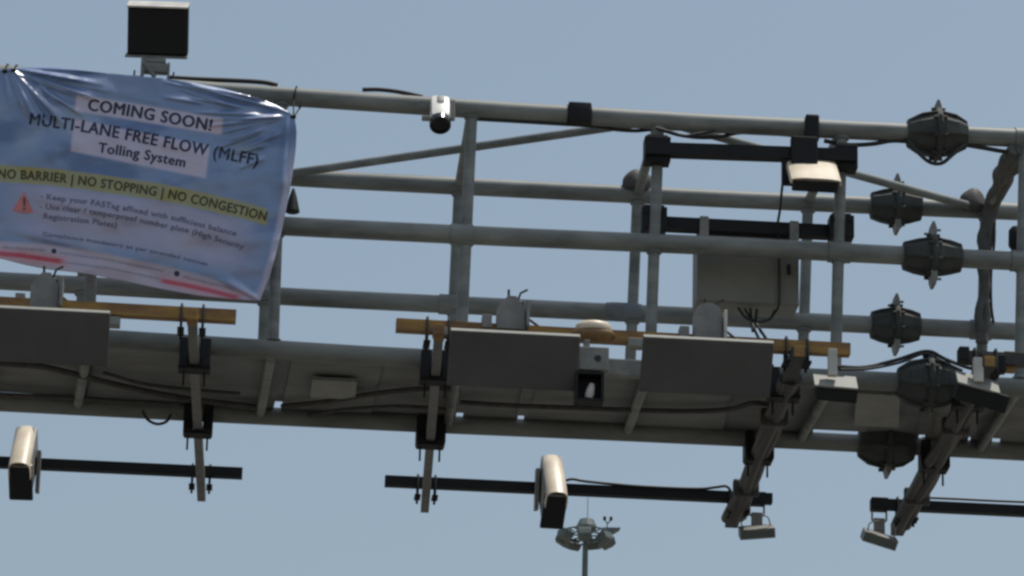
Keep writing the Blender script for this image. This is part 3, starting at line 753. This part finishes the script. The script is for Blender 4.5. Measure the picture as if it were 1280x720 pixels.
# pleats pulled out of the tie points: (x0,y0,x1,y1,width px,height m)
CREASE = [(20, 92, 90, 118, 3.4, .013), (26, 88, 118, 111, 3.0, .013), (12, 94, 30, 140, 3.0, .013), (218, 100, 320, 122, 2.8, .013), (300, 150, 350, 146, 2.8, .013), (270, 186, 320, 168, 3.0, .013), (235, 122, 300, 134, 2.4, .013),
          (14, 90, 45, 152, 4.5, .016), (17, 89, 74, 150, 5, .020), (36, 94, 112, 121, 4.5, .017), (40, 90, 118, 104, 5, .013), (46, 86, 124, 90, 2.6, .012),
          (52, 112, 98, 141, 3.2, .012), (6, 90, 9, 120, 3, .010), (-10, 90, -40, 140, 5, .015),
          (210, 104, 300, 124, 3.4, .013), (228, 104, 352, 138, 3.4, .013), (245, 141, 332, 144, 3.0, .013), (262, 158, 330, 150, 3.2, .010), (286, 176, 328, 162, 3.6, .012),
          (205, 122, 250, 128, 4, .008), (296, 192, 330, 182, 4, .010), (280, 166, 345, 150, 3, .006), (300, 211, 328, 199, 3.4, .012),
          (30, 88, 95, 100, 3, .012), (44, 100, 70, 128, 3, .010), (22, 96, 60, 158, 3, .010), (225, 112, 290, 132, 3, .012), (240, 108, 330, 124, 2.6, .012), (262, 150, 340, 147, 2.6, .009), (275, 196, 345, 170, 3, .010),
          (324, 374, 343, 318, 4, .009), (322, 374, 280, 352, 5, .009), (360, 150, 352, 240, 5, .008),
          (196, 128, 120, 110, 8, .006), (262, 196, 200, 176, 10, .006), (40, 246, 300, 300, 16, .010), (20, 290, 240, 340, 12, .009)]
def depth(px, py):
    y = -.115 - .035 * math.sin(max(0, min(1, (px + 80) / 450)) * math.pi) - .02 * math.sin(max(0, min(1, (py - 90) / 260)) * math.pi)
    y += .018 * noise.noise(Vector((px / 60, py / 34, 3.3))) + .0055 * noise.noise(Vector((px / 20, py / 16, 8.3)))
    for (x0, y0, x1, y1, w_, h_) in CREASE:
        dx, dy = x1 - x0, y1 - y0; L2 = dx * dx + dy * dy
        t = ((px - x0) * dx + (py - y0) * dy) / L2
        if t < -.15 or t > 1.2: continue
        d = ((px - x0) * dy - (py - y0) * dx) / math.sqrt(L2)
        if dx < 0: d = -d                                    # d > 0 on the upper (or right hand) side of the pleat
        w0 = w_ * (.6 + .7 * max(0, min(1, t))) * 1.75       # broad upper slope of the pleat
        ww = w0 if d > 0 else w0 * .45
        d = abs(d)
        if d > ww * 1.25: continue
        hh = (.45 + .30 * min(1.2, h_ / .013)) * w0 * PXM if w_ < 6 else h_
        k = max(0, min(1, (t + .15) / .25)) * max(0, min(1, (1.2 - t) / .35))
        q = d / ww
        y -= hh * k * ((1 - q) if .2 < q < .8 else (.9 - 2.5 * q * q if q <= .2 else (1.25 - q) ** 2 / .9))
    return y
def bpt(px, py, off=0.0):
    return at(px, py, depth(px, py) - off)
BAND = [(-80, 207), (0, 217), (60, 221), (110, 227), (200, 240), (260, 253), (300, 262), (335, 272)]
def lerp(a, b, k): return tuple(x + (y - x) * k for x, y in zip(a, b))
def sstep(a, b, x):
    t = max(0, min(1, (x - a) / (b - a))); return t * t * (3 - 2 * t)
def quadmask(px, py, x0, yl0, yr0, x1, h, soft=2.0, skew=0.0):
    k = (px - x0) / (x1 - x0); yt = yl0 + (yr0 - yl0) * k; xs = skew * (py - yt)
    return sstep(x0 - soft, x0 + soft, px - xs) * (1 - sstep(x1 - soft, x1 + soft, px - xs)) * sstep(yt - soft, yt + soft, py) * (1 - sstep(yt + h - soft, yt + h + soft, py))
def pcol(px, py):
    """printed ink of the banner: a pale sky design, tinted boxes, a yellow band and red stripes"""
    blue, deep, lav, pale = (.20, .30, .54), (.085, .16, .37), (.48, .44, .60), (.46, .54, .66)
    n1 = noise.fractal(Vector((px / 95, py / 42, 1.5)), 1.0, 2.0, 4)
    c = lerp(blue, deep, sstep(-.1, .5, n1))
    c = lerp(c, pale, sstep(.1, .6, noise.noise(Vector((px / 60, py / 45, 7.7)))) * .45)
    # the lower text field is paler and more violet
    bc = interp(BAND, px)
    k = sstep(bc + 4, bc + 18, py) * (1 - sstep(bc + 62, bc + 92, py)) * (1 - sstep(270, 345, px)) * sstep(-30, 70, px)
    c = lerp(c, lav, k * .8)
    c = lerp(c, (.50, .55, .70), sstep(120, 90, py) * .0)
    for q, colr, a in (((96, 118, 148, 279, 21), (.70, .60, .72), .85), ((93, 149, 183, 262, 41), (.66, .58, .74), .88), ((119, 92, 100, 200, 24), (.20, .27, .46), .8)):
        c = lerp(c, colr, quadmask(px, py, q[0], q[1], q[2], q[3], q[4], skew=-.12) * a)
    # yellow band
    m_ = 1 - sstep(9.5, 12, abs(py - bc)); m_ *= 1 - sstep(332, 336, px)
    c = lerp(c, (.40, .35, .075), m_ * (.86 + .14 * noise.noise(Vector((px / 14, py / 9, 4)))))
    # pale footer
    fb = interp([(-80, 290), (0, 301), (60, 305), (130, 316), (210, 333), (260, 346), (300, 362), (326, 374)], px)
    c = lerp(c, (.58, .50, .64), sstep(fb - 2, fb + 3, py) * .9)
    for tab, xa, xb in (([(-80, 308), (0, 317), (30, 320), (60, 324.5), (84, 327.5)], -90, 80), ([(196, 350), (230, 356), (265, 364), (292, 371), (312, 374)], 196, 300)):
        yy = interp(tab, px); d = abs(py - yy)
        k = (1 - sstep(2.0, 4.2, d)) * sstep(xa - 2, xa + 12, px) * (1 - sstep(xb - 8, xb + 6, px))
        c = lerp(c, (.60, .03, .10), k)
        k = (1 - sstep(5, 10, d)) * sstep(xa - 2, xa + 22, px) * (1 - sstep(xb, xb + 14, px))
        c = lerp(c, (.72, .30, .40), k * .5 * (1 - (1 - sstep(2.0, 4.2, d))))
    for tab, xa, xb in (([(0, 309), (56, 313)], 2, 57), ([(73, 316), (130, 324), (200, 338)], 74, 204), ([(80, 328), (140, 336), (200, 349)], 82, 198), ([(226, 345), (262, 354), (294, 362)], 228, 292)):
        yy = interp(tab, px); k = (1 - sstep(.9, 2.0, abs(py - yy))) * sstep(xa - 2, xa + 2, px) * (1 - sstep(xb - 2, xb + 2, px))
        c = lerp(c, (.20, .18, .28), k * (.55 + .35 * noise.noise(Vector((px / 2.2, 0, py / 30)))))
    # pale hem on the right
    xr = interp(RGT, py); c = lerp(c, (.55, .52, .68), (1 - sstep(5, 11, xr - px)) * sstep(160, 230, py) * .85)
    return c
NU, NV = 300, 200
bm = bmesh.new(); grid = []; cols = []
for j in range(NV + 1):
    v = j / NV; row = []
    for i in range(NU + 1):
        u = i / NU
        # transfinite blend between the traced edges
        y_guess = 110 + 250 * v
        for _ in range(3):
            xr = smooth_interp(RGT, y_guess); xl = -80
            px = xl + (xr - xl) * u
            yt = interp(TOP, px); yb = smooth_interp(BOT, px)
            y_guess = yt + (yb - yt) * v
        py = y_guess
        row.append(bm.verts.new(bpt(px, py))); cols.append(pcol(px, py))
    grid.append(row)
bm.verts.index_update()
for j in range(NV):
    for i in range(NU):
        bm.faces.new((grid[j][i], grid[j + 1][i], grid[j + 1][i + 1], grid[j][i + 1]))
borg = at(150, 220, -.12)
for v in bm.verts: v.co -= borg
me = bpy.data.meshes.new('banner_sheet'); bm.to_mesh(me); bm.free()
ca = me.color_attributes.new('ink', 'FLOAT_COLOR', 'POINT')
for i, c in enumerate(cols): ca.data[i].color = (*c, 1)
me.polygons.foreach_set('use_smooth', [True] * len(me.polygons))
bmat = bpy.data.materials.new('printed_vinyl'); bmat.use_nodes = True
n = bmat.node_tree; b = n.nodes['Principled BSDF']; atn = n.nodes.new('ShaderNodeAttribute'); atn.attribute_name = 'ink'
n.links.new(atn.outputs['Color'], b.inputs['Base Color']); b.inputs['Roughness'].default_value = .33; b.inputs['Specular IOR Level'].default_value = .8; b.inputs['Coat Weight'].default_value = 1.0; b.inputs['Coat Roughness'].default_value = .24; b.inputs['Coat IOR'].default_value = 1.6
tr = n.nodes.new('ShaderNodeBsdfTranslucent'); n.links.new(atn.outputs['Color'], tr.inputs['Color'])
mx = n.nodes.new('ShaderNodeMixShader'); mx.inputs[0].default_value = .15
n.links.new(b.outputs[0], mx.inputs[1]); n.links.new(tr.outputs[0], mx.inputs[2]); n.links.new(mx.outputs[0], n.nodes['Material Output'].inputs[0])
nz = n.nodes.new('ShaderNodeTexNoise'); nz.inputs['Scale'].default_value = 30; nz.inputs['Detail'].default_value = 3
bp = n.nodes.new('ShaderNodeBump'); bp.inputs['Strength'].default_value = .12; bp.inputs['Distance'].default_value = .004
n.links.new(nz.outputs[0], bp.inputs['Height']); n.links.new(bp.outputs[0], b.inputs['Normal'])
me.materials.append(bmat)
banner = thing('banner', borg, 'wrinkled blue vinyl banner reading COMING SOON! tied to the top pipe at left', 'banner')
bo = bpy.data.objects.new('vinyl_sheet', me); COL.objects.link(bo); bo.parent = banner
so = bo.modifiers.new('thickness', 'SOLIDIFY'); so.thickness = .0012; so.offset = 1

def pathpt(tab, s):
    L = [0]
    for a, b_ in zip(tab, tab[1:]): L.append(L[-1] + math.hypot(b_[0] - a[0], b_[1] - a[1]))
    d = s * L[-1]
    i = 0
    while i < len(L) - 2 and d > L[i + 1]: i += 1
    k = (d - L[i]) / (L[i + 1] - L[i]); a, b_ = tab[i], tab[i + 1]
    return a[0] + (b_[0] - a[0]) * k, a[1] + (b_[1] - a[1]) * k
def lettering(text, base, cap, m, bold=.02, step=3.0, off=.0025):
    cu_ = bpy.data.curves.new('txt', 'FONT'); cu_.body = text; cu_.size = 1; cu_.space_character = 1.08; cu_.resolution_u = 3
    ob = bpy.data.objects.new('txt', cu_); COL.objects.link(ob)
    dg = bpy.context.evaluated_depsgraph_get(); dg.update()
    me_ = bpy.data.meshes.new_from_object(ob.evaluated_get(dg))
    bpy.data.objects.remove(ob); bpy.data.curves.remove(cu_)
    t = bmesh.new()
    for q_ in ((-bold, 0, 0), (0, bold * .5, 1), (bold, 0, 2), (0, -bold * .5, 3)) if bold else ((0, 0, 0),):
        n0 = len(t.verts); t.from_mesh(me_); t.verts.ensure_lookup_table()
        for v in t.verts[n0:]: v.co.x += q_[0]; v.co.y += q_[1]; v.co.z = q_[2] * .0003
    bpy.data.meshes.remove(me_)
    xs = [v.co.x for v in t.verts]; x0, x1 = min(xs), max(xs); W = x1 - x0
    Lp = sum(math.hypot(b_[0] - a[0], b_[1] - a[1]) for a, b_ in zip(base, base[1:]))
    n = int(Lp / step)
    for k in range(1, n):
        bmesh.ops.bisect_plane(t, geom=t.verts[:] + t.edges[:] + t.faces[:], plane_co=(x0 + W * k / n, 0, 0), plane_no=(1, 0, 0))
    for k in range(1, 4):
        bmesh.ops.bisect_plane(t, geom=t.verts[:] + t.edges[:] + t.faces[:], plane_co=(0, .7 * k / 4, 0), plane_no=(0, 1, 0))
    for v in t.verts:
        s = (v.co.x - x0) / W; h = v.co.y / .70 * cap
        p = pathpt(base, s); q0 = pathpt(base, max(0, s - .03)); q1 = pathpt(base, min(1, s + .03))
        dx, dy = q1[0] - q0[0], q1[1] - q0[1]; l = math.hypot(dx, dy)
        px, py = p[0] + dy / l * h, p[1] - dx / l * h
        v.co = bpt(px, py, off + v.co.z)
    M_ = MB(); M_.bm.free(); M_.bm = t
    return M_.build('lettering', m, banner)
lettering('COMING SOON!', [(109, 137.5), (150, 143), (200, 152), (264, 163.5)], 14.5, TEXT, .040)
lettering('MULTI-LANE FREE FLOW (MLFF)', [(36, 155), (100, 164), (150, 173), (200, 183), (256, 194), (322, 207)], 14.5, TEXT, .034)
lettering('Tolling System', [(122, 190), (170, 197), (231, 209)], 12.5, TEXT, .034)
lettering('NO BARRIER | NO STOPPING | NO CONGESTION', [(-3, 222), (60, 226), (110, 232), (200, 245.5), (260, 258), (332, 276)], 11.5, OLIVE, .036)
lettering('- Keep your FASTag affixed with sufficient balance', [(50, 248), (100, 254), (150, 262), (220, 276), (295, 295)], 7, TEXT2, .03)
lettering('- Use clear / tamperproof number plate (High Security', [(49, 260.5), (110, 267), (165, 276), (235, 291), (304, 312)], 7, TEXT2, .03)
lettering('Registration Plates)', [(54, 273), (100, 278), (146, 284.5)], 7, TEXT2, .03)
lettering('Compliance mandatory as per amended notices', [(53, 294), (110, 302), (165, 311), (210, 320), (259, 332)], 4.6, TEXT2, .02)
# warning triangle and footer icons
def patch(name, poly, m, off, lab=None, parent=None):
    M_ = MB(); c = (sum(p[0] for p in poly) / len(poly), sum(p[1] for p in poly) / len(poly))
    cv = M_.bm.verts.new(bpt(*c, off)); vs = [M_.bm.verts.new(bpt(*p, off)) for p in poly]
    for k in range(len(poly)): M_.bm.faces.new((cv, vs[k], vs[(k + 1) % len(poly)]))
    return M_.build(name, m, parent or banner, label=lab)
ws = patch('warning_sign', [(15.5, 263), (23, 250), (30.5, 239.5), (36, 252), (42, 266), (28, 266.5)], PINK, .003, 'red warning triangle printed on the banner')
patch('warning_mark', [(29, 247), (31.6, 247), (31, 258), (29.6, 258)], TEXT, .005, parent=ws)
patch('warning_mark', [(29, 260), (31.4, 260), (31.2, 262.6), (29.2, 262.4)], TEXT, .005, parent=ws)
patch('round_icon', [(67.5 + 3.2 * math.cos(t), 313.8 + 3.2 * math.sin(t)) for t in [2 * math.pi * k / 12 for k in range(12)]], TEXT, .003)
patch('round_icon', [(221 + 3.6 * math.cos(t), 342 + 3.6 * math.sin(t)) for t in [2 * math.pi * k / 12 for k in range(12)]], TEXT, .003)
# ties
for px, py, key in ((6, 89, 'F1'), (17, 88, 'F1'), (367, 146, 'F1')):
    c = T_at(key, px); a_ = bpt(px, py, .003); m_ = MB()
    m_.tube([a_] + [c + Vector((.004 * k, .058 * math.cos(t), .058 * math.sin(t))) for k, t in enumerate([math.pi + .6 - k * .55 for k in range(11)])] + [a_], .0045, n=6)
    m_.tube([a_ + Vector((-.012, 0, 0)), a_ + Vector((.012, -.004, 0))], .010, n=8)
    m_.build('tie_rope', BLACK, banner)
